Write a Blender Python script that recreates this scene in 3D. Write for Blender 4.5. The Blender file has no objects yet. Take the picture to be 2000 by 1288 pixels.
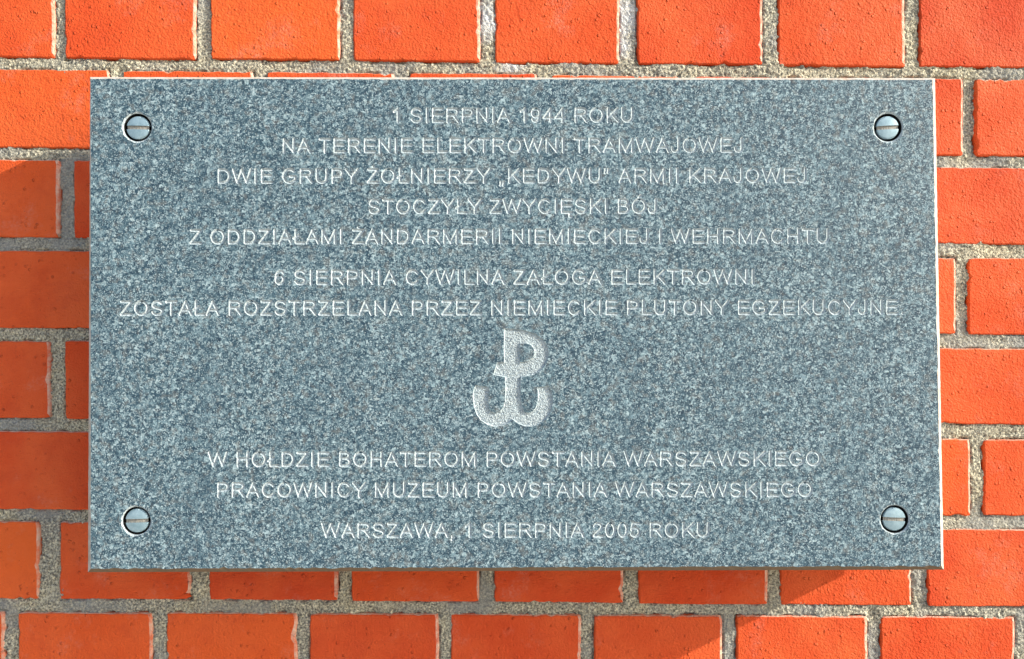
import bpy, bmesh, math, random
from mathutils import Vector, noise
from mathutils.geometry import delaunay_2d_cdt
R = math.radians
S = bpy.context.scene
COL = S.collection

# ---------------------------------------------------------------- camera, sky, sun, exposure
Z = 0.72                       # camera to wall (m)
PITCH = R(1.1)
LENS = 27.0
cam = bpy.data.cameras.new('camera'); cam.lens = LENS; cam.sensor_width = 36
cam.clip_start = 0.01; cam.clip_end = 200
co = bpy.data.objects.new('camera', cam); COL.objects.link(co)
CAM = Vector((0, -Z, -Z * math.tan(PITCH)))
co.location = CAM; co.rotation_euler = (R(90) + PITCH, 0, 0)
S.camera = co

SUN = Vector((3.1, -1.0, 1.53)).normalized()
w = bpy.data.worlds.new('World'); S.world = w; w.use_nodes = True
nt = w.node_tree; bg = nt.nodes['Background']
sky = nt.nodes.new('ShaderNodeTexSky'); sky.sky_type = 'NISHITA'; sky.sun_disc = False
sky.sun_elevation = math.asin(SUN.z); sky.sun_rotation = math.atan2(SUN.x, SUN.y)
sky.dust_density = 2.5; sky.air_density = 1.0
nt.links.new(sky.outputs[0], bg.inputs[0]); bg.inputs[1].default_value = 0.15
sl = bpy.data.lights.new('sun', 'SUN'); sl.energy = 4.15; sl.angle = R(0.5); sl.color = (1.0, 0.93, 0.80)
so = bpy.data.objects.new('sun', sl); COL.objects.link(so)
so.rotation_euler = SUN.to_track_quat('Z', 'Y').to_euler(); so.location = SUN * 3
S.view_settings.view_transform = 'Standard'; S.view_settings.look = 'None'
S.view_settings.exposure = 0.71; S.view_settings.gamma = 1
S.cycles.max_bounces = 6

_c, _s = math.cos(PITCH), math.sin(PITCH)
def at(u, v, y=0.0):
    """photo position (2000x1288) -> point on the real plane Y=y"""
    a = (u - 1000) / 2000 * 36 / LENS; b = -(v - 644) / 2000 * 36 / LENS
    d = Vector((a, _c - b * _s, _s + b * _c))
    t = (y - CAM.y) / d.y
    return CAM + d * t
K = 36 / LENS / 2000 * Z       # metres per photo pixel on the wall

# ---------------------------------------------------------------- helpers
def mat(name):
    m = bpy.data.materials.new(name); m.use_nodes = True
    return m, m.node_tree, m.node_tree.nodes['Principled BSDF']
def N(t, kind, **kw):
    n = t.nodes.new(kind)
    for k, v in kw.items():
        if k in n.inputs: n.inputs[k].default_value = v
        else: setattr(n, k, v)
    return n
def ramp(t, fac, stops, interp='LINEAR'):
    r = t.nodes.new('ShaderNodeValToRGB'); r.color_ramp.interpolation = interp
    e = r.color_ramp.elements
    while len(e) < len(stops): e.new(0.5)
    for i, (p, c) in enumerate(stops):
        e[i].position = p
        e[i].color = (c if isinstance(c, tuple) else (c, c, c)) + (1,)
    t.links.new(fac, r.inputs[0]); return r.outputs[0]
def mix(t, fac, a, b, mode='MIX'):
    n = t.nodes.new('ShaderNodeMix'); n.data_type = 'RGBA'; n.blend_type = mode
    for i, v in ((0, fac), (6, a), (7, b)):
        if hasattr(v, 'is_linked') or hasattr(v, 'links'): t.links.new(v, n.inputs[i])
        else: n.inputs[i].default_value = v if i == 0 else tuple(v) + (1,)
    return n.outputs[2]
def mth(t, op, a, b=0.0):
    n = t.nodes.new('ShaderNodeMath'); n.operation = op
    for i, v in ((0, a), (1, b)):
        if hasattr(v, 'links'): t.links.new(v, n.inputs[i])
        else: n.inputs[i].default_value = v
    return n.outputs[0]
def pos(t): return t.nodes.new('ShaderNodeNewGeometry').outputs['Position']
def nz(t, vec, scale, detail=3, rough=0.55, off=None):
    n = N(t, 'ShaderNodeTexNoise', Scale=scale, Detail=detail, Roughness=rough)
    if off is not None:
        a = t.nodes.new('ShaderNodeVectorMath'); a.operation = 'ADD'
        t.links.new(vec, a.inputs[0])
        if hasattr(off, 'links'): t.links.new(off, a.inputs[1])
        else: a.inputs[1].default_value = off
        vec = a.outputs[0]
    t.links.new(vec, n.inputs['Vector']); return n.outputs['Fac']
def vor(t, vec, scale, feature='F1', rnd=1.0, out='Distance'):
    n = t.nodes.new('ShaderNodeTexVoronoi'); n.feature = feature
    n.inputs['Scale'].default_value = scale; n.inputs['Randomness'].default_value = rnd
    t.links.new(vec, n.inputs['Vector']); return n.outputs[out]
def bump(t, h, dist, strength=1.0, prev=None):
    b = N(t, 'ShaderNodeBump', Strength=strength, Distance=dist)
    t.links.new(h, b.inputs['Height'])
    if prev is not None: t.links.new(prev, b.inputs['Normal'])
    return b.outputs[0]

# ---------------------------------------------------------------- materials
def brick_mat(arris=False):
    m, t, p = mat('limed_brick_arris' if arris else 'fired_clay'); L = t.links.new
    P = pos(t); oi = t.nodes.new('ShaderNodeObjectInfo')
    rnd = oi.outputs['Random']
    off = t.nodes.new('ShaderNodeVectorMath'); off.operation = 'SCALE'
    cmb = t.nodes.new('ShaderNodeCombineXYZ'); L(rnd, cmb.inputs[0]); L(mth(t, 'MULTIPLY', rnd, 7.3), cmb.inputs[1]); L(mth(t, 'MULTIPLY', rnd, 3.7), cmb.inputs[2])
    L(cmb.outputs[0], off.inputs[0]); off.inputs['Scale'].default_value = 9
    o = off.outputs[0]
    base = ramp(t, rnd, [(0.0, (0.54, 0.052, 0.015)), (0.25, (0.64, 0.080, 0.018)), (0.5, (0.60, 0.060, 0.014)), (0.7, (0.74, 0.125, 0.024)), (1.0, (0.62, 0.072, 0.018))])
    big = nz(t, P, 16, 4, 0.55, o)
    c = mix(t, ramp(t, big, [(0.35, 0.0), (0.72, 0.75)]), base, (0.74, 0.130, 0.034))
    dk = nz(t, P, 38, 5, 0.65, o)
    c = mix(t, ramp(t, dk, [(0.50, 0.0), (0.76, 0.4)]), c, (0.46, 0.045, 0.015))
    # chalky bloom in smears
    bl = mth(t, 'MULTIPLY', ramp(t, nz(t, P, 22, 6, 0.7, o), [(0.56, 0.0), (0.78, 1.0)]), ramp(t, nz(t, P, 420, 2), [(0.40, 0.2), (0.62, 1.0)]))
    c = mix(t, mth(t, 'MULTIPLY', bl, 0.45), c, (0.62, 0.34, 0.27))
    # tiny dark and pale specks
    sp = vor(t, P, 260)
    c = mix(t, mth(t, 'MULTIPLY', ramp(t, sp, [(0.05, 1.0), (0.16, 0.0)]), ramp(t, nz(t, P, 60, 2), [(0.5, 0.0), (0.6, 0.6)])), c, (0.22, 0.045, 0.02))
    if arris: c = mix(t, ramp(t, nz(t, P, 130, 4, 0.65), [(0.34, 0.15), (0.64, 0.75)]), c, (0.70, 0.60, 0.49))  # lime residue, whitened further as sunlight painted on these edges
    L(c, p.inputs['Base Color'])
    L(ramp(t, big, [(0.3, 0.80), (0.7, 0.62)]), p.inputs['Roughness'])
    p.inputs['Specular IOR Level'].default_value = 0.2
    fine = nz(t, P, 520, 3, 0.6)
    med = nz(t, P, 210, 2, 0.5, o)
    pim = ramp(t, vor(t, P, 170), [(0.0, 1.0), (0.14, 0.75), (0.26, 0.0)])
    pimm = mth(t, 'MULTIPLY', pim, ramp(t, nz(t, P, 95, 2, 0.5, o), [(0.50, 0.0), (0.60, 1.0)]))
    n1 = bump(t, med, 0.00070)
    n2 = bump(t, fine, 0.0013, 1, n1)
    n3 = bump(t, pimm, 0.0015, 1.0, n2)
    pit = mth(t, 'MULTIPLY', ramp(t, vor(t, P, 300), [(0.0, 1.0), (0.18, 0.6), (0.30, 0.0)]), ramp(t, nz(t, P, 70, 3, 0.6, o), [(0.48, 0.0), (0.60, -1.0)]))
    n3 = bump(t, mth(t, 'MULTIPLY', pit, -1.0), 0.0006, 1, n3)
    n4 = bump(t, nz(t, P, 30, 2, 0.5, o), 0.0006, 1, n3)
    L(n4, p.inputs['Normal'])
    return m
def mortar_mat():
    m, t, p = mat('sand_cement_mortar'); L = t.links.new
    P = pos(t)
    a = nz(t, P, 14, 4, 0.6)
    c = mix(t, ramp(t, a, [(0.38, 0.0), (0.62, 1.0)]), (0.37, 0.37, 0.325), (0.52, 0.485, 0.355))
    g = nz(t, P, 520, 3, 0.7)
    c = mix(t, ramp(t, g, [(0.34, 1.0), (0.52, 0.0)]), c, (0.10, 0.098, 0.085))
    c = mix(t, ramp(t, g, [(0.52, 0.0), (0.64, 0.9)]), c, (0.84, 0.79, 0.60))
    # greyer smooth cement in patches
    c = mix(t, ramp(t, nz(t, P, 11, 3, 0.5, (3.1, 0, 7.7)), [(0.50, 0.0), (0.60, 0.65)]), c, (0.30, 0.312, 0.312))
    # lime bloom around the top joints
    def spot(x, y, r):
        q = at(x, y)
        d = t.nodes.new('ShaderNodeVectorMath'); d.operation = 'DISTANCE'
        L(P, d.inputs[0]); d.inputs[1].default_value = (q.x, 0.003, q.z)
        return ramp(t, mth(t, 'ADD', mth(t, 'DIVIDE', d.outputs['Value'], r * K), mth(t, 'MULTIPLY', nz(t, P, 120, 5, 0.7), 0.9)), [(0.55, 1.0), (1.45, 0.0)])
    s = spot(950, 40, 95)
    for q in ((1222, 30, 110), (1000, 125, 70), (1215, 90, 60)): s = mth(t, 'MAXIMUM', s, spot(*q))
    c = mix(t, mth(t, 'MULTIPLY', s, 0.8), c, (0.66, 0.69, 0.72))
    L(c, p.inputs['Base Color']); p.inputs['Roughness'].default_value = 0.95
    p.inputs['Specular IOR Level'].default_value = 0.15
    n1 = bump(t, nz(t, P, 440, 3, 0.6), 0.0036)
    n2 = bump(t, vor(t, P, 420), 0.0006, 1, n1)
    L(n2, p.inputs['Normal'])
    return m
def granite_color(t, P):
    wv = nz(t, P, 150, 3, 0.6)
    off = t.nodes.new('ShaderNodeTexNoise'); off.inputs['Scale'].default_value = 300; t.links.new(P, off.inputs['Vector'])
    ad = t.nodes.new('ShaderNodeVectorMath'); ad.operation = 'MULTIPLY_ADD'
    t.links.new(off.outputs['Color'], ad.inputs[0]); ad.inputs[1].default_value = (0.003,) * 3; t.links.new(P, ad.inputs[2])
    Q = ad.outputs[0]
    sep = t.nodes.new('ShaderNodeSeparateColor'); t.links.new(vor(t, Q, 560, out='Color'), sep.inputs[0])
    c = ramp(t, sep.outputs[0], [(0.0, (0.012, 0.036, 0.065)), (0.25, (0.032, 0.078, 0.118)), (0.5, (0.072, 0.135, 0.178)), (0.78, (0.135, 0.215, 0.26)), (1.0, (0.38, 0.52, 0.58))])
    cl = nz(t, P, 200, 5, 0.70)
    c = mix(t, ramp(t, cl, [(0.40, 0.90), (0.53, 0.0)]), c, (0.025, 0.062, 0.095))
    cl2 = nz(t, P, 260, 4, 0.62, (5.0, 2.0, 1.0))
    c = mix(t, ramp(t, cl2, [(0.52, 0.0), (0.66, 0.65)]), c, (0.21, 0.335, 0.40))
    br = nz(t, P, 170, 3, 0.6, (1.0, 9.0, 4.0))
    c = mix(t, ramp(t, br, [(0.52, 0.0), (0.66, 0.4)]), c, (0.19, 0.185, 0.17))
    lo = nz(t, P, 26, 4, 0.6)
    sp = nz(t, P, 900, 2, 0.6, (2.0, 2.0, 8.0))
    c = mix(t, ramp(t, sp, [(0.57, 0.0), (0.66, 0.85)]), c, (0.46, 0.58, 0.63))
    c = mix(t, ramp(t, sp, [(0.33, 0.75), (0.43, 0.0)]), c, (0.015, 0.032, 0.048))
    c = mix(t, ramp(t, lo, [(0.33, 0.2), (0.48, 0.0)]), c, (0.025, 0.062, 0.10))
    return c, sep.outputs[0]
def granite_mat():
    m, t, p = mat('flamed_grey_granite'); L = t.links.new
    P = pos(t); c, v = granite_color(t, P)
    L(c, p.inputs['Base Color'])
    L(ramp(t, v, [(0, 0.5), (1, 0.75)]), p.inputs['Roughness'])
    p.inputs['Specular IOR Level'].default_value = 0.3
    n = bump(t, nz(t, P, 620, 3, 0.65), 0.00030)
    L(n, p.inputs['Normal']); return m
def cut_mat():
    m, t, p = mat('cut_raw_granite'); L = t.links.new
    P = pos(t); c, v = granite_color(t, P)
    c = mix(t, 0.68, c, (0.60, 0.69, 0.73))
    g = nz(t, P, 600, 3, 0.7)
    c = mix(t, ramp(t, g, [(0.38, 0.7), (0.54, 0.0)]), c, (0.20, 0.27, 0.32))
    L(c, p.inputs['Base Color']); p.inputs['Roughness'].default_value = 0.9
    p.inputs['Specular IOR Level'].default_value = 0.3
    L(bump(t, nz(t, P, 600, 3, 0.7), 0.0011), p.inputs['Normal']); return m
def edge_mat():
    m, t, p = mat('sawn_granite_edge'); L = t.links.new
    P = pos(t); c, v = granite_color(t, P)
    c = mix(t, 0.70, c, (0.70, 0.67, 0.60))
    c = mix(t, ramp(t, nz(t, P, 90, 4, 0.7), [(0.40, 0.0), (0.62, 0.6)]), c, (0.42, 0.32, 0.21))
    L(c, p.inputs['Base Color']); p.inputs['Roughness'].default_value = 0.8
    L(bump(t, nz(t, P, 500, 3, 0.7), 0.0004), p.inputs['Normal']); return m
def zinc_mat():
    m, t, p = mat('zinc_plated_steel'); L = t.links.new
    P = pos(t)
    n = nz(t, P, 180, 4, 0.6)
    L(ramp(t, n, [(0.3, (0.21, 0.33, 0.40)), (0.7, (0.34, 0.48, 0.56))]), p.inputs['Base Color'])
    p.inputs['Metallic'].default_value = 0.35
    L(ramp(t, n, [(0.3, 0.55), (0.7, 0.42)]), p.inputs['Roughness'])
    L(bump(t, nz(t, P, 700, 2), 0.0001), p.inputs['Normal']); return m
def flat_mat(name, col, rough=0.8, metal=0.0):
    m, t, p = mat(name)
    P = pos(t); n = nz(t, P, 400, 3)
    c = mix(t, n, tuple(v * 0.7 for v in col), tuple(min(1, v * 1.25) for v in col))
    t.links.new(c, p.inputs['Base Color']); p.inputs['Roughness'].default_value = rough
    p.inputs['Metallic'].default_value = metal; return m
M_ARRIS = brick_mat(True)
M_BRICK, M_MORTAR, M_GRAN, M_CUT, M_EDGE, M_ZINC = brick_mat(), mortar_mat(), granite_mat(), cut_mat(), edge_mat(), zinc_mat()
M_UNDERSIDE = flat_mat('grimy_underside', (0.17, 0.125, 0.08), 0.9)  # darker brown for the slab's bottom chamfer and underside
M_HOLE = flat_mat('blackened_rubber_ring', (0.012, 0.012, 0.013), 0.6)  # deep shade of the screw holes, painted black on their lining
M_SLOT = flat_mat('worn_slot_metal', (0.30, 0.29, 0.26), 0.7, 0.2)
M_STEEL = flat_mat('spacer_steel', (0.35, 0.35, 0.36), 0.5, 0.8)

def link(name, verts, faces, m, parent=None, mats=None, smooth=False, mi=None, origin=None):
    me = bpy.data.meshes.new(name)
    if origin is None: origin = Vector((0, 0, 0))
    me.from_pydata([tuple(Vector(v) - origin) for v in verts], [], faces)
    for mm in (mats or [m]): me.materials.append(mm)
    if mi: me.polygons.foreach_set('material_index', mi)
    if smooth is True: me.polygons.foreach_set('use_smooth', [True] * len(faces))
    elif smooth: me.polygons.foreach_set('use_smooth', smooth)
    me.validate(); me.update()
    o = bpy.data.objects.new(name, me); COL.objects.link(o)
    o.location = origin - (Vector(parent.location) if parent else Vector((0, 0, 0)))
    if parent: o.parent = parent
    return o

# ---------------------------------------------------------------- brick wall
wall = bpy.data.objects.new('brick_wall', None); COL.objects.link(wall)
wall['label'] = 'wall of orange-red bricks laid end-on in grey sandy mortar behind the stone plaque'
wall['category'] = 'wall'

# courses: (top y at x=0, slope), (bottom y at x=0, slope), brick spans in photo px at the brick face
def span(x, n, w=250, g=28):
    return [(x + i * (w + g), x + i * (w + g) + w) for i in range(n)]
ROWS = [
 ((-400, .009), (-247, .009), span(-560, 12)),
 ((-222, .009), (-69, .009), span(-400, 11)),
 ((-44, .0095), (112, .0105), [(-428, -176), (-150, 106), (127, 382), (411, 663), (689, 937), (966, 1210), (1244, 1490), (1520, 1768), (1796, 2046), (2072, 2322)]),
 ((135, .0100), (288, .0085), [(-594, -344), (-316, -66), (-38, 212), (240, 494), (522, 770), (800, 1049), (1077, 1326), (1355, 1602), (1630, 1883), (1905, 2157), (2183, 2430)]),
 ((312, .0080), (463, .0075), [(-413, -163), (-138, 115), (143, 393), (421, 671), (699, 949), (977, 1227), (1255, 1505), (1533, 1783), (1811, 2061), (2089, 2339)]),
 ((489, .0080), (641, .0065), [(-616, -366), (-338, -88), (-60, 190), (218, 470), (498, 748), (776, 1026), (1054, 1304), (1332, 1590), (1618, 1867), (1892, 2142), (2170, 2420)]),
 ((665, .0085), (817, .0070), [(-430, -180), (-152, 98), (127, 377), (405, 655), (685, 935), (963, 1215), (1243, 1495), (1523, 1780), (1808, 2060), (2088, 2338)]),
 ((842, .0085), (995, .0070), [(-598, -346), (-318, -66), (-38, 212), (240, 492), (520, 772), (800, 1052), (1080, 1332), (1360, 1612), (1640, 1896), (1922, 2172), (2200, 2450)]),
 ((1018, .0085), (1170, .0080), [(-450, -200), (-172, 77), (115, 373), (406, 659), (686, 937), (965, 1219), (1246, 1500), (1525, 1781), (1812, 2070), (2098, 2350)]),
 ((1196, .0055), (1352, .0060), [(-524, -270), (-244, 8), (36, 298), (324, 581), (606, 857), (881, 1135), (1161, 1411), (1438, 1695), (1722, 1985), (2010, 2262), (2290, 2540)]),
 ((1376, .0060), (1530, .0060), span(-440, 10, 252, 28)),
 ((1555, .0060), (1708, .0060), span(-600, 12, 252, 28)),
]
# chips and dents seen in the photograph: (x, y, radius px, depth px)
CHIPS = [(1415, 124, 10, 6), (1350, 128, 6, 4), (1870, 1006, 12, 5), (1835, 1005, 10, 4), (378, 60, 7, 5), (124, 80, 9, 5), (372, 1168, 10, 7), (500, 1182, 4, 3), (1640, 298, 6, 3), (1903, 280, 8, 4)]
rng = random.Random(11)
BR = []
def make_brick(u0, u1, v0a, v0b, v1a, v1b, idx):
    nx, ny = 26, 16
    j = lambda a: rng.uniform(-a, a)
    c = [Vector((u0 + j(1.2), v0a + j(1))), Vector((u1 + j(1.2), v0b + j(1))), Vector((u1 + j(1.2), v1b + j(1))), Vector((u0 + j(1.2), v1a + j(1)))]
    BR.append((c[0], c[1], c[2], c[3]))
    seed = Vector((idx * 3.7, idx * 1.3, 0))
    ring = []
    for k, (a, b, n) in enumerate(((c[0], c[1], nx), (c[1], c[2], ny), (c[2], c[3], nx), (c[3], c[0], ny))):
        d = (b - a).normalized(); nrm = Vector((-d.y, d.x))       # inward
        for i in range(n):
            t = i / n; p = a + (b - a) * t
            e = 1.3 * noise.noise(Vector((p.x * .05, p.y * .05, 0)) + seed) + 0.8 * noise.noise(Vector((p.x * .25, p.y * .25, 5)) + seed)
            chip = 0 if min(i, n - i) < 2 else max(0, noise.noise(Vector((p.x * .09, p.y * .09, 9)) + seed) - 0.30) * 12
            for (cx, cy, cr, cd) in CHIPS:
                q = math.hypot(p.x - cx, p.y - cy)
                if q < cr: chip += cd * (1 - (q / cr) ** 2)
            cr_ = 0.0
            if i == 0: cr_ = 1.0
            ring.append((p, nrm, e, chip, cr_, k))
    cen = (c[0] + c[1] + c[2] + c[3]) / 4
    n = len(ring)
    tx, tz, dy = j(.005), j(.005), j(.0007)
    def P(uv, depth):
        q = at(uv.x, uv.y); cc = at(cen.x, cen.y)
        return Vector((q.x, dy + depth + tx * (q.x - cc.x) + tz * (q.z - cc.z), q.z))
    verts = []
    # rings: front, mid bevel, outer shoulder, back
    bw = 3.2 + j(.8)
    for lvl in range(5):
        for (p, nrm, e, chip, cr_, k) in ring:
            side = bw * (1.7 if k == 1 else 1.0)
            if lvl == 0: o_, dp = side + chip * 1.3, 0.0
            elif lvl == 1: o_, dp = side * .45 + chip * 1.05, 0.00045
            elif lvl == 2: o_, dp = side * .08 + chip * .8, 0.0014
            elif lvl == 3: o_, dp = 0 + chip * .6, 0.004
            else: o_, dp = 0.5, 0.03
            q = p + nrm * (o_ + e)
            if cr_: q = q + (cen - q).normalized() * 2.2
            verts.append(P(q, dp))
    f = []; sm = []; mi = []
    for l in range(4):
        for i in range(n):
            i2 = (i + 1) % n
            f.append((l * n + i, (l + 1) * n + i, (l + 1) * n + i2, l * n + i2)); sm.append(True)
            kk = ring[i][5]; mi.append(1 if (kk == 1 and l < 3) or (kk == 0 and 0 < l < 3) else 0)  # right and top edges only: lime plus painted sun brightness
    # front face: gently uneven, split in a coarse grid of its own
    b5 = len(verts)
    for (p, nrm, e, chip, cr_, k) in ring:
        sx = 1 - 26 / (u1 - u0); sy = 1 - 26 / (v1a - v0a)
        verts.append(P(Vector((cen.x + (p.x - cen.x) * sx, cen.y + (p.y - cen.y) * sy)), 0.0))
    for i in range(n):
        i2 = (i + 1) % n
        f.append((b5 + i, i, i2, b5 + i2)); sm.append(False); mi.append(0)
    f.append(tuple(range(b5, b5 + n))); sm.append(False); mi.append(0)
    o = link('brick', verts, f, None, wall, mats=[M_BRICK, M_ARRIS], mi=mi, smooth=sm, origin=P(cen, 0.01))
    return o
idx = 0
for (ta, ts), (ba, bs), spans in ROWS:
    for (u0, u1) in spans:
        make_brick(u0, u1, ta + ts * u0, ta + ts * u1, ba + bs * u0, ba + bs * u1, idx); idx += 1

# mortar: displaced sheet in the joints, one mesh
def mortar_sheet():
    import numpy as np
    st = 2.3
    U = np.arange(-330, 2330, st); V = np.arange(-200, 1500, st)
    nu, nv = len(U), len(V)
    inside = np.zeros((nv, nu), bool)
    uu, vv = np.meshgrid(U, V)
    for c in BR:
        a, b, d, e = c
        inside |= (uu > max(a.x, e.x) + 9) & (uu < min(b.x, d.x) - 9) & (vv > max(a.y, b.y) + 9) & (vv < min(d.y, e.y) - 9)
    # smooth deep joints and proud ones, from the photograph: (x, y, rx, ry, extra depth mm)
    ZONE = [(1895, 230, 14, 80, 2.0), (1880, 575, 12, 62, 1.2), (1950, 493, 75, 14, 1.6), (1895, 320, 60, 10, 1.2), (1705, 1240, 13, 60, 1.6),
            (97, 1040, 30, 16, 1.0), (395, 70, 8, 60, .8), (1705, 1200, 12, 10, 2.4), (25, 1215, 12, 9, 3.5), (160, 306, 60, 12, 1.6), (232, 140, 12, 8, 2.5), (100, 75, 18, 70, 1.0), (1960, 668, 60, 8, 1.0),
            (130, 385, 12, 70, 1.2), (1940, 1018, 70, 8, .6), (1595, 140, 30, 10, .6), (1680, 139, 40, 8, .6)]
    idx = -np.ones((nv, nu), int); verts = []
    DF = np.full((nv, nu), 99.0)
    for c in BR:
        a, b, d, e = c
        x0, x1, y0, y1 = (a.x + e.x) / 2, (b.x + d.x) / 2, (a.y + b.y) / 2, (d.y + e.y) / 2
        DF = np.minimum(DF, np.maximum(np.maximum(x0 - uu, uu - x1), np.maximum(y0 - vv, vv - y1)))
    need = ~inside
    for r in range(nv):
        for k in range(nu):
            if not need[r, k]: continue
            u, v = U[k], V[r]
            p = at(u, v)
            q = Vector((p.x, 0, p.z))
            d = 1.8 + 1.7 * noise.noise(q * 22) + .55 * noise.noise(q * 75 + Vector((3, 1, 2)))
            sm_ = 1.0
            for (zx, zy, rx, ry, ex) in ZONE:
                g = ((u - zx) / rx) ** 2 + ((v - zy) / ry) ** 2
                if g < 4: kk = math.exp(-g); d += ex * kk; sm_ = min(sm_, 1 - .6 * kk)
            d += sm_ * (.8 * noise.noise(q * 210) + 1.0 * noise.noise(q * 430 + Vector((1, 7, 3))))
            # shrinkage gap along the bricks, open in places
            gap = max(0.0, noise.noise(Vector((u * .03, v * .045, 4))) + .5 * noise.noise(Vector((u * .15, v * .15, 8))) + .12)
            if DF[r, k] < 2.6: d += 6.0 * gap
            d = max(0.35, d)
            idx[r, k] = len(verts); verts.append((p.x, d * .001, p.z))
    faces = []
    for r in range(nv - 1):
        for k in range(nu - 1):
            a, b, c, d = idx[r, k], idx[r, k + 1], idx[r + 1, k + 1], idx[r + 1, k]
            if a >= 0 and b >= 0 and c >= 0 and d >= 0: faces.append((int(a), int(d), int(c), int(b)))
    return link('mortar', verts, faces, M_MORTAR, wall, smooth=True)
mortar_sheet()
# core of the wall behind the joints
a, b = at(-330, -200), at(2330, 1500); b.z = -1.3
vs = [(a.x, .02, b.z), (b.x, .02, b.z), (b.x, .02, a.z), (a.x, .02, a.z), (a.x, .12, b.z), (b.x, .12, b.z), (b.x, .12, a.z), (a.x, .12, a.z)]
link('backing', vs, [(0, 1, 2, 3), (5, 4, 7, 6), (0, 4, 5, 1), (3, 2, 6, 7), (0, 3, 7, 4), (1, 5, 6, 2)], M_MORTAR, wall)

# pale sheet out of view below the wall, added to bounce warm light up
m, t, p = mat('pale_sandstone_paving')
t.links.new(ramp(t, nz(t, pos(t), 6, 5), [(0.3, (0.40, 0.36, 0.30)), (0.7, (0.50, 0.45, 0.37))]), p.inputs['Base Color']); p.inputs['Roughness'].default_value = 0.9
gz = -1.3
g = link('ground', [(-60, -60, gz), (60, -60, gz), (60, 60, gz), (-60, 60, gz)], [(0, 1, 2, 3)], m)
g['kind'] = 'structure'

# ---------------------------------------------------------------- plaque
H1, THICK, YAW = 0.079, 0.058, 0.0125      # front face off the wall at its middle, slab thickness, slight swing of the slab
H2 = H1 - THICK
YF = -H1
def fp(u, v):
    q = at(u, v, -H1)
    for _ in range(4): q = at(u, v, -H1 + YAW * q.x)
    return q
KF = K * (Z - H1) / Z          # metres per photo pixel on the plaque's face
TL, TR, BRc, BL = (176, 151), (1826, 153), (1843, 1113), (172, 1118)
cc = fp(1004, 634)
plaque = bpy.data.objects.new('memorial_plaque', None); COL.objects.link(plaque)
plaque.location = (cc.x, -H2, fp(1004, 1115).z)
plaque['label'] = 'speckled blue-grey granite memorial plaque with carved white Polish inscription, held by four slotted screws'
plaque['category'] = 'plaque'

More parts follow.
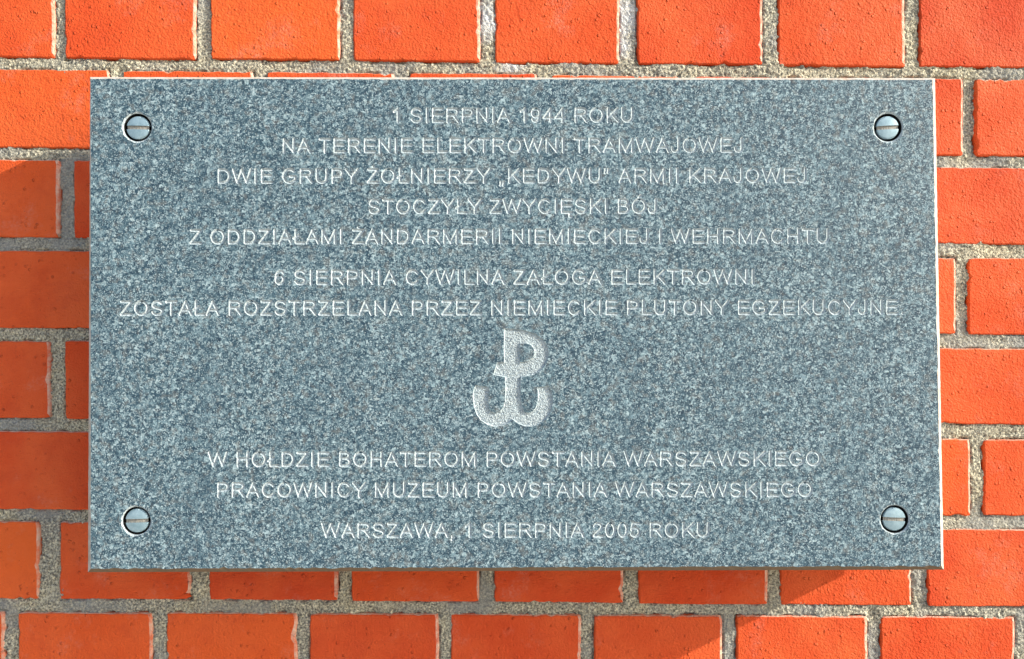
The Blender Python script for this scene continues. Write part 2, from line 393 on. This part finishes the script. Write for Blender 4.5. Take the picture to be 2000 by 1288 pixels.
# ---- single-stroke letter skeletons, cap height 1, then widths in em
def arc(cx, cy, rx, ry, a0, a1, n=9):
    return [(cx + rx * math.cos(R(a0 + (a1 - a0) * i / n)), cy + ry * math.sin(R(a0 + (a1 - a0) * i / n))) for i in range(n + 1)]
ADV = dict(A=.667, B=.667, C=.722, D=.722, E=.667, G=.778, H=.722, I=.278, J=.5, K=.667, L=.556, M=.833, N=.722, O=.778, P=.667, R=.722, S=.667, T=.611, U=.722, W=.944, Y=.667, Z=.611)
for ch in '0124569': ADV[ch] = .556
ADV.update({' ': .278, '.': .20, ',': .278, '„': .333, '”': .333, 'Ż': .611, 'Ł': .556, 'Ę': .667, 'Ó': .778})
def glyph(ch):
    """strokes in em units (cap height .716), list of polylines"""
    C = .716; h = .045                    # centre line inset
    T, B = C - h, h
    if ch == 'A': return [[(.05, B - .01), (.333, T)], [(.333, T), (.617, B - .01)], [(.145, .255), (.52, .255)]]
    if ch == 'B': return [[(.12, B), (.12, T)], [(.12, T), (.36, T)] + arc(.36, .53, .18, T - .53, 90, -90, 8) + [(.12, .389)], [(.36, .385)] + arc(.38, .215, .20, .17, 90, -90, 8)[1:] + [(.12, B)]]
    if ch == 'C': return [arc(.375, C / 2, .275, C / 2 - h + .01, 38, 322, 18)]
    if ch == 'D': return [[(.12, B), (.12, T)], [(.12, T)] + [(.33, T)] + arc(.33, C / 2, .29, C / 2 - h, 80, -80, 12) + [(.33, B), (.12, B)]]
    if ch in 'EĘ':
        s = [[(.12, B), (.12, T)], [(.12, T), (.59, T)], [(.12, .375), (.56, .375)], [(.12, B), (.60, B)]]
        if ch == 'Ę': s.append([(.56, B), (.47, -.07), (.48, -.14), (.56, -.16)])
        return s
    if ch == 'G': return [arc(.385, C / 2, .29, C / 2 - h + .01, 42, 300, 17) + [(.60, .12), (.675, .16)], [(.675, .16), (.675, .335)], [(.675, .335), (.42, .335)]]
    if ch == 'H': return [[(.12, B - .02), (.12, T + .02)], [(.60, B - .02), (.60, T + .02)], [(.12, .38), (.60, .38)]]
    if ch == 'I': return [[(.139, B - .02), (.139, T + .02)]]
    if ch == 'J': return [[(.38, T + .02), (.38, .21)] + arc(.22, .20, .16, .16, 0, -180, 9)[1:] + [(.06, .23)]]
    if ch == 'K': return [[(.12, B - .02), (.12, T + .02)], [(.60, T + .01), (.12, .24)], [(.29, .40), (.63, B - .01)]]
    if ch in 'LŁ':
        s = [[(.12, B), (.12, T + .02)], [(.12, B), (.52, B)]]
        if ch == 'Ł': s.append([(.01, .27), (.27, .44)])
        return s
    if ch == 'M': return [[(.11, B - .02), (.11, T)], [(.11, T), (.416, B)], [(.416, B), (.72, T)], [(.72, T), (.72, B - .02)]]
    if ch == 'N': return [[(.12, B - .02), (.12, T)], [(.12, T), (.60, B)], [(.60, B), (.60, T + .02)]]
    if ch in 'OÓ':
        s = [arc(.389, C / 2, .30, C / 2 - h + .01, 90, 449.9, 24)]
        if ch == 'Ó': s.append([(.36, .79), (.47, .89)])
        return s
    if ch == 'P': return [[(.12, B - .02), (.12, T)], [(.12, T), (.38, T)] + arc(.40, .50, .18, T - .50, 90, -90, 9) + [(.12, .329)]]
    if ch == 'R': return [[(.12, B - .02), (.12, T)], [(.12, T), (.42, T)] + arc(.44, .52, .18, T - .52, 90, -90, 9) + [(.12, .369)], [(.36, .365), (.47, .27), (.65, B - .01)]]
    if ch == 'S': return [arc(.335, .515, .22, .165, 20, 200, 10) + [(.135, .44), (.22, .385), (.42, .335), (.52, .29)] + arc(.335, .205, .235, .17, 10, -165, 10)]
    if ch == 'T': return [[(.05, T), (.56, T)], [(.305, T), (.305, B - .02)]]
    if ch == 'U': return [[(.12, T + .02), (.12, .27)] + arc(.36, .27, .24, .235, 180, 360, 12) + [(.60, T + .02)]]
    if ch == 'W': return [[(.04, T + .02), (.245, B)], [(.245, B), (.472, T)], [(.472, T), (.70, B)], [(.70, B), (.905, T + .02)]]
    if ch == 'Y': return [[(.04, T + .02), (.333, .32)], [(.333, .32), (.63, T + .02)], [(.333, .32), (.333, B - .02)]]
    if ch in 'ZŻ':
        s = [[(.07, T), (.54, T)], [(.54, T), (.06, B)], [(.06, B), (.56, B)]]
        if ch == 'Ż': s.append([(.30, .80), (.33, .80)])
        return s
    if ch == '1': return [[(.33, B - .02), (.33, T + .02)], [(.33, T), (.24, .60), (.14, .54)]]
    if ch == '2': return [arc(.27, .51, .18, .165, 175, -20, 10) + [(.38, .38), (.20, .20), (.08, B)], [(.08, B), (.49, B)]]
    if ch == '0': return [arc(.278, C / 2, .20, C / 2 - h + .01, 90, 449.9, 22)]
    if ch == '4': return [[(.39, B - .02), (.39, T)], [(.39, T), (.06, .22)], [(.06, .22), (.51, .22)]]
    if ch == '5': return [[(.47, T), (.16, T)], [(.16, T), (.10, .36)], [(.10, .36)] + arc(.27, .25, .20, .205, 135, -150, 13)]
    if ch == '6': return [arc(.28, .25, .19, .205, 90, 450, 16), [(.09, .25), (.10, .42), (.16, .58), (.29, T), (.40, .65), (.46, .56)]]
    if ch == '9': return [arc(.27, .465, .19, .205, 90, 450, 16), [(.46, .465), (.45, .29), (.39, .13), (.27, B), (.15, .07), (.10, .16)]]
    if ch == '.': return [[(.12, .05), (.15, .05)]]
    if ch == ',': return [[(.13, .05), (.14, -.03), (.10, -.12)]]
    if ch == '„': return [[(.09, .05), (.10, -.03), (.06, -.12)], [(.23, .05), (.24, -.03), (.20, -.12)]]
    if ch == '”': return [[(.09, .68), (.10, .60), (.06, .50)], [(.23, .68), (.24, .60), (.20, .50)]]
    return []
LINES = [
 ("1 SIERPNIA 1944 ROKU", 767, 1238, 240, 239),
 ("NA TERENIE ELEKTROWNI TRAMWAJOWEJ", 552, 1452, 299, 298),
 ("DWIE GRUPY ŻOŁNIERZY „KEDYWU” ARMII KRAJOWEJ", 425, 1576, 358.5, 357),
 ("STOCZYŁY ZWYCIĘSKI BÓJ", 720, 1284, 418, 417),
 ("Z ODDZIAŁAMI ŻANDARMERII NIEMIECKIEJ I WEHRMACHTU", 370, 1620, 477, 475.5),
 ("6 SIERPNIA CYWILNA ZAŁOGA ELEKTROWNI", 536, 1474, 556.5, 555),
 ("ZOSTAŁA ROZSTRZELANA PRZEZ NIEMIECKIE PLUTONY EGZEKUCYJNE.", 234, 1767, 616.5, 614.5),
 ("W HOŁDZIE BOHATEROM POWSTANIA WARSZAWSKIEGO", 406, 1604, 912, 910),
 ("PRACOWNICY MUZEUM POWSTANIA WARSZAWSKIEGO", 424, 1588, 971.5, 970.5),
 ("WARSZAWA, 1 SIERPNIA 2005 ROKU", 627, 1386, 1050.5, 1049.5),
]
EM = 39.6; HW = 2.9           # px
def buffer(pl, hw):
    """outline polygon of an open polyline, rounded at both ends"""
    P_ = [Vector(p) for p in pl]; n = len(P_)
    nr = []
    for i in range(n):
        a = (P_[i] - P_[i - 1]).normalized() if i else None
        b = (P_[i + 1] - P_[i]).normalized() if i < n - 1 else None
        d = (a or b) if (a is None or b is None) else (a + b).normalized()
        k = 1.0 if (a is None or b is None) else 1 / max(.5, d.dot(a))
        nr.append((Vector((-d.y, d.x)), k, d))
    L_ = [P_[i] + nr[i][0] * hw * nr[i][1] for i in range(n)]
    R_ = [P_[i] - nr[i][0] * hw * nr[i][1] for i in range(n)]
    e1 = [P_[-1] + nr[-1][0] * hw * .7 + nr[-1][2] * hw * .7, P_[-1] + nr[-1][2] * hw, P_[-1] - nr[-1][0] * hw * .7 + nr[-1][2] * hw * .7]
    e0 = [P_[0] - nr[0][0] * hw * .7 - nr[0][2] * hw * .7, P_[0] - nr[0][2] * hw, P_[0] + nr[0][0] * hw * .7 - nr[0][2] * hw * .7]
    return L_ + e1 + R_[::-1] + e0
strokes = []                   # (line index, polyline px)
for li, (txt, x0, x1, ya, yb) in enumerate(LINES):
    adv = sum(ADV[c] for c in txt)
    lo = min(p[0] for s in glyph(txt[0]) for p in s) * EM - HW
    hi = (ADV[txt[-1]] - max(p[0] for s in glyph(txt[-1]) for p in s)) * EM - HW
    ls = ((x1 - x0) + lo + hi - adv * EM) / (len(txt) - 1)
    x = x0 - lo
    for c in txt:
        yb_ = ya + (yb - ya) * (x - x0) / (x1 - x0)
        for s in glyph(c):
            strokes.append((li, [(x + px_ * EM, yb_ - py_ * EM) for px_, py_ in s]))
        x += ADV[c] * EM + ls

EMB = [(475,120),(600,126),(720,148),(820,182),(900,240),(948,310),(965,380),(955,450),(920,530),(870,590),(800,630),(720,645),(660,655),(656,730),(655,820),(660,900),(672,975),(700,1040),(745,1045),(790,1025),(822,985),(840,925),(845,850),(836,765),(960,752),(990,800),(1008,880),(1005,960),(985,1040),(940,1110),(870,1165),(790,1196),(700,1195),(620,1160),(565,1118),(530,1155),(460,1185),(370,1200),(290,1175),(220,1130),(170,1060),(140,960),(130,860),(140,790),(162,742),(315,762),(303,830),(300,920),(308,990),(335,1035),(380,1045),(430,1025),(465,980),(484,920),(488,800),(485,655),(440,648),(355,630),(375,560),(400,488),(473,495),(471,400),(471,300)]
EMH = [(650,290),(720,285),(770,305),(798,345),(808,395),(790,440),(745,475),(690,488),(650,490)]
e2 = lambda L_: [Vector((900 + x / 5.6, 620 + y / 5.6)) for x, y in L_]
EMB, EMH = e2(EMB), e2(EMH)
SCREWS = [(268, 249), (1735, 249), (266, 1018), (1748, 1015)]
HOLE_R = 27.3
def hole_ring(i, r0, jit, n=40):
    rg = random.Random(50 + i); cx, cy = SCREWS[i]
    return [Vector((cx + (r0 + rg.uniform(-.3, 1) * jit) * math.cos(2 * math.pi * k / n), cy + (r0 + rg.uniform(-.3, 1) * jit) * math.sin(2 * math.pi * k / n))) for k in range(n)]

# chamfered front rectangle, edges slightly nibbled
CH = dict(top=3.4, right=4.6, bottom=7.0, left=1.2)
def side_pts(a, b, n): return [Vector((a[0] + (b[0] - a[0]) * i / n, a[1] + (b[1] - a[1]) * i / n)) for i in range(n)]
outer = side_pts(TL, TR, 170) + side_pts(TR, BRc, 100) + side_pts(BRc, BL, 170) + side_pts(BL, TL, 100)
tags = ['top'] * 170 + ['right'] * 100 + ['bottom'] * 170 + ['left'] * 100
innr = []
nT = len(outer)
for i, (p, tg) in enumerate(zip(outer, tags)):
    q = p.copy(); k = 1 + 1.6 * max(0, noise.noise(Vector((p.x * .07, p.y * .07, 7))) - .42) + .3 * noise.noise(Vector((p.x * .21, p.y * .21, 1))) + .2 * noise.noise(Vector((p.x * .8, p.y * .8, 2)))
    q.x = min(max(q.x, TL[0] + CH['left'] + (0 if tg != 'left' else (k - 1) * 2)), TR[0] + (BRc[0] - TR[0]) * (p.y - TR[1]) / 960 - CH['right'] * (k if tg == 'right' else 1))
    q.y = min(max(q.y, TL[1] + 2 * (p.x - 176) / 1650 + CH['top'] * (k if tg == 'top' else 1)), BL[1] - 5 * (p.x - 172) / 1670 - CH['bottom'] * (k if tg == 'bottom' else 1))
    innr.append(q)
# remove doubled points of the inner ring at the corners for the triangulation
verts2, faces2, edges2, kinds = [], [], [], []
def add_poly(pts, kind):
    b0 = len(verts2); verts2.extend(pts); faces2.append(list(range(b0, b0 + len(pts)))); kinds.append(kind)
def shoelace(p): return sum(p[i].x * p[(i + 1) % len(p)].y - p[(i + 1) % len(p)].x * p[i].y for i in range(len(p)))
def ccw(p): return p if shoelace(p) > 0 else p[::-1]
rect = []
for q in innr:
    if not rect or (q - rect[-1]).length > .05: rect.append(q)
add_poly(ccw(rect), ('face', 0))
for li, s in strokes:
    add_poly(ccw(buffer(s, HW)), ('line', li))
    b0 = len(verts2); verts2.extend(Vector(p) for p in s)
    edges2.extend((b0 + i, b0 + i + 1) for i in range(len(s) - 1))
add_poly(ccw(EMB), ('emb', 0)); add_poly(ccw(EMH), ('embhole', 0))
rings = [hole_ring(i, HOLE_R + 1.6, 2.6) for i in range(4)]
for r in rings: add_poly(ccw(r), ('screw', 0))
cv, ce, cf, ov, oe, of = delaunay_2d_cdt(verts2, edges2, faces2, 0, 1e-4, True)

# groove depth at a point = V section around the nearest centre line
cells = {}
def seg_add(li, a, b):
    for gx in range(int((min(a[0], b[0]) - 4) // 12), int((max(a[0], b[0]) + 4) // 12) + 1):
        for gy in range(int((min(a[1], b[1]) - 4) // 12), int((max(a[1], b[1]) + 4) // 12) + 1):
            cells.setdefault((gx, gy), []).append((a, b))
for li, s in strokes:
    for i in range(len(s) - 1): seg_add(li, s[i], s[i + 1])
GD = 0.0011
def groove(p):
    best = 9.0
    for a, b in cells.get((int(p.x // 12), int(p.y // 12)), ()):
        dx, dy = b[0] - a[0], b[1] - a[1]; L2 = dx * dx + dy * dy or 1e-9
        t = max(0, min(1, ((p.x - a[0]) * dx + (p.y - a[1]) * dy) / L2))
        best = min(best, math.hypot(p.x - a[0] - t * dx, p.y - a[1] - t * dy))
    return GD * max(0.0, 1 - best / HW) * (0.85 + .3 * noise.noise(Vector((p.x * .3, p.y * .3, 0))))
P3 = []
for p in cv:
    g = groove(p)
    P3.append(fp(p.x, p.y) + Vector((0, g, 0)))
groups = {}
for fi, f in enumerate(cf):
    ks = [kinds[i] for i in of[fi]]
    names = {k[0] for k in ks}
    if not names or 'screw' in names: continue
    if 'emb' in names and 'embhole' not in names: continue
    ln = [k[1] for k in ks if k[0] == 'line']
    key = ('line', ln[0]) if ln else ('slab', 0)
    groups.setdefault(key, []).append(f)
def submesh(fs):
    mp = {}; vs = []; out = []
    for f in fs:
        g = []
        for i in f:
            if i not in mp: mp[i] = len(vs); vs.append(P3[i])
            g.append(mp[i])
        out.append(tuple(g[::-1]))
    return vs, out
# slab: front face + chamfer + sides + back + screw holes
vs, fs = submesh(groups[('slab', 0)])
def facing(vs, fs):      # make every face look at the camera
    o = []
    for f in fs:
        a, b, c = (vs[i] for i in f[:3])
        o.append(f if (b - a).cross(c - a).y < 0 else f[::-1])
    return o
fs = facing(vs, fs); mi = [0] * len(fs)
b0 = len(vs)
lv = [(innr, YF), (outer, YF + .0032), (outer, -H2 - .001), (outer, -H2)]
for pts, y in lv: 
    for p in pts:
        q = fp(p.x, p.y)
        if y > YF: q2 = at(p.x, p.y, q.y + .0032); q = Vector((q2.x, q.y, q2.z))
        jit = .0004 * noise.noise(Vector((p.x * .3, p.y * .3, y * 50))) if y > YF else 0
        vs.append(Vector((q.x, q.y + (y - YF) + jit, q.z)))
for l in range(3):
    for i in range(nT):
        i2 = (i + 1) % nT
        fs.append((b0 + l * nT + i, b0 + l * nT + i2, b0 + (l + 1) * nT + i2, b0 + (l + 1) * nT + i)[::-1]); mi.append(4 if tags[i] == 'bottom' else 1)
fs.append(tuple(b0 + 3 * nT + i for i in range(nT))); mi.append(1)
for si in range(4):
    n = 40; b1 = len(vs); r0 = rings[si]; cx, cy = SCREWS[si]
    lvls = [(r0, 0), ([Vector((cx, cy)) + (p - Vector((cx, cy))).normalized() * HOLE_R for p in r0], .0011)]
    lvls.append((lvls[1][0], .0150))
    for pts, dy in lvls:
        for p in pts: q = fp(p.x, p.y); vs.append(q + Vector((0, dy, 0)))
    for l in range(2):
        for i in range(n):
            i2 = (i + 1) % n
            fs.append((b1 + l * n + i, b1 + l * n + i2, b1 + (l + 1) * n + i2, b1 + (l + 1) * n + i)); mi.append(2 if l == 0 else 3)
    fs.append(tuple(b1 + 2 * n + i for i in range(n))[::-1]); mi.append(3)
link('slab', vs, fs, None, plaque, mats=[M_GRAN, M_EDGE, M_CUT, M_HOLE, M_UNDERSIDE], mi=mi, origin=cc)
for li in range(len(LINES)):
    v_, f_ = submesh(groups[('line', li)])
    f_ = facing(v_, f_)
    o = link('inscription_line', v_, f_, M_CUT, plaque, origin=sum(v_, Vector()) / len(v_))
    o['label'] = 'carved line reading ' + LINES[li][0]

# ---- emblem: rough sunk floor, steep walls
def emblem():
    DE = .0013
    def inside(p, poly):
        c = False; n = len(poly)
        for i in range(n):
            a, b = poly[i], poly[i - 1]
            if (a.y > p.y) != (b.y > p.y) and p.x < (b.x - a.x) * (p.y - a.y) / (b.y - a.y) + a.x: c = not c
        return c
    def dist(p):
        d = 99
        for poly in (EMB, EMH):
            for i in range(len(poly)):
                a, b = poly[i - 1], poly[i]; ab = b - a
                t = max(0, min(1, (p - a).dot(ab) / ab.length_squared))
                d = min(d, (p - a - ab * t).length)
        return d
    V2, F2, E2 = [], [], []
    for poly in (EMB, EMH):
        pts = []
        for i in range(len(poly)):
            a, b = poly[i], poly[(i + 1) % len(poly)]; n = max(1, int((b - a).length / 3))
            pts += [a + (b - a) * k / n for k in range(n)]
        pts = ccw(pts); b_ = len(V2); V2.extend(pts); F2.append(list(range(b_, b_ + len(pts))))
    nb = len(V2)
    rg = random.Random(5); st = 1.5
    y = 640.0
    while y < 838:
        x = 922.0
        while x < 1083:
            p = Vector((x + rg.uniform(-.4, .4), y + rg.uniform(-.4, .4)))
            if inside(p, EMB) and not inside(p, EMH) and dist(p) > .9: V2.append(p)
            x += st
        y += st
    v_, _, f_, o_v, _, o_f = delaunay_2d_cdt(V2, E2, F2, 0, 1e-4, True)
    vs = []
    for p in v_:
        d = min(1.0, dist(p) / 1.2)
        q = fp(p.x, p.y)
        g = DE * d
        if d > .5: g += .00030 * noise.noise(Vector((p.x * .12 + p.y * .1, p.y * .3, 0))) + .0006 * noise.noise(Vector((p.x * .75, p.y * .55, 3))) + rg.uniform(-.0002, .0002)
        vs.append(q + Vector((0, g, 0)))
    fs = [tuple(f) for f, of_ in zip(f_, o_f) if 0 in of_ and 1 not in of_]
    o = link('emblem', vs, facing(vs, fs), M_CUT, plaque, origin=fp(1002, 740))
    o['label'] = 'carved anchor-shaped emblem of joined letters P and W, rough and pale'
emblem()

# ---- screws and the sleeves that carry the slab
def screw(i):
    cx, cy = SCREWS[i]; c = fp(cx, cy); r = 22.7 * KF; top = .0002; n = 40
    ang = R([-1, 3, 1.5, -2][i]); hs = 3.7 * KF                 # half slot height
    tilt = [.02, -.03, .02, -.01][i]
    def pt(x, z):
        q = (x * x + z * z) / (r * r)
        y = c.y + top + .0009 * q + (.0006 if q > .93 else 0)
        X = x * math.cos(ang) - z * math.sin(ang); Zz = x * math.sin(ang) + z * math.cos(ang)
        return Vector((c.x + X, y + tilt * Zz, c.z + Zz))
    vs, fs, mi = [], [], []
    for sgn in (1, -1):
        nr, na = 7, 26
        a0 = math.asin(hs / r)
        b_ = len(vs)
        for k in range(na + 1):                             # columns across, from slot edge to rim
            x = -r * math.cos(a0) + 2 * r * math.cos(a0) * k / na
            zt = math.sqrt(max(0, r * r - x * x))
            for j_ in range(nr + 1):
                z = hs + (zt - hs) * (1 - (1 - j_ / nr) ** 1.6); vs.append(pt(x, sgn * z))
        for k in range(na):
            for j_ in range(nr):
                a = b_ + k * (nr + 1) + j_
                q = (a, a + nr + 1, a + nr + 2, a + 1)
                fs.append(q if sgn > 0 else q[::-1]); mi.append(0)
        # slot wall
        for k in range(na):
            a, b2 = vs[b_ + k * (nr + 1)], vs[b_ + (k + 1) * (nr + 1)]
            m_ = len(vs); vs += [a + Vector((0, .0018, 0)), b2 + Vector((0, .0018, 0))]
            fs.append((b_ + k * (nr + 1), b_ + (k + 1) * (nr + 1), m_ + 1, m_)); mi.append(0)
        # outer wall
        for k in range(na):
            a, b2 = vs[b_ + k * (nr + 1) + nr], vs[b_ + (k + 1) * (nr + 1) + nr]
            m_ = len(vs); vs += [a + Vector((0, .006, 0)), b2 + Vector((0, .006, 0))]
            fs.append((b_ + k * (nr + 1) + nr, b_ + (k + 1) * (nr + 1) + nr, m_ + 1, m_)); mi.append(0)
    o = link('screw', vs, fs, M_ZINC, plaque, smooth=False, origin=c)
    # sub-part: worn floor of the slot
    vs, fs = [], []
    for k in range(25):
        x = -r * .93 + 1.86 * r * k / 24
        for z in (-hs * 1.02, hs * 1.02):
            q = pt(x, z); q.y += .0011 + .0003 * noise.noise(Vector((x * 900, i * 3, z * 300))); vs.append(q)
        if k: a = 2 * k - 2; fs.append((a, a + 2, a + 3, a + 1))
    s = link('slot', vs, fs, M_SLOT); s.parent = o
    s.location = -Vector(o.location) - Vector(plaque.location)
    # gap round the head: black hole lining stands in for its shade
    # sleeve to the wall
    vs, fs = [], []
    for (rad, y) in ((r * .8, -H2 - .0005), (r * .8, .001)):
        for k in range(20): a = 2 * math.pi * k / 20; vs.append((c.x + rad * math.cos(a), y if y > 0 else c.y + THICK - .0005, c.z + rad * math.sin(a)))
    for k in range(20): fs.append((k, (k + 1) % 20, 20 + (k + 1) % 20, 20 + k))
    link('spacer', vs, fs, M_STEEL, plaque, smooth=True, origin=Vector((c.x, -H2 / 2, c.z)))
for i in range(4): screw(i)
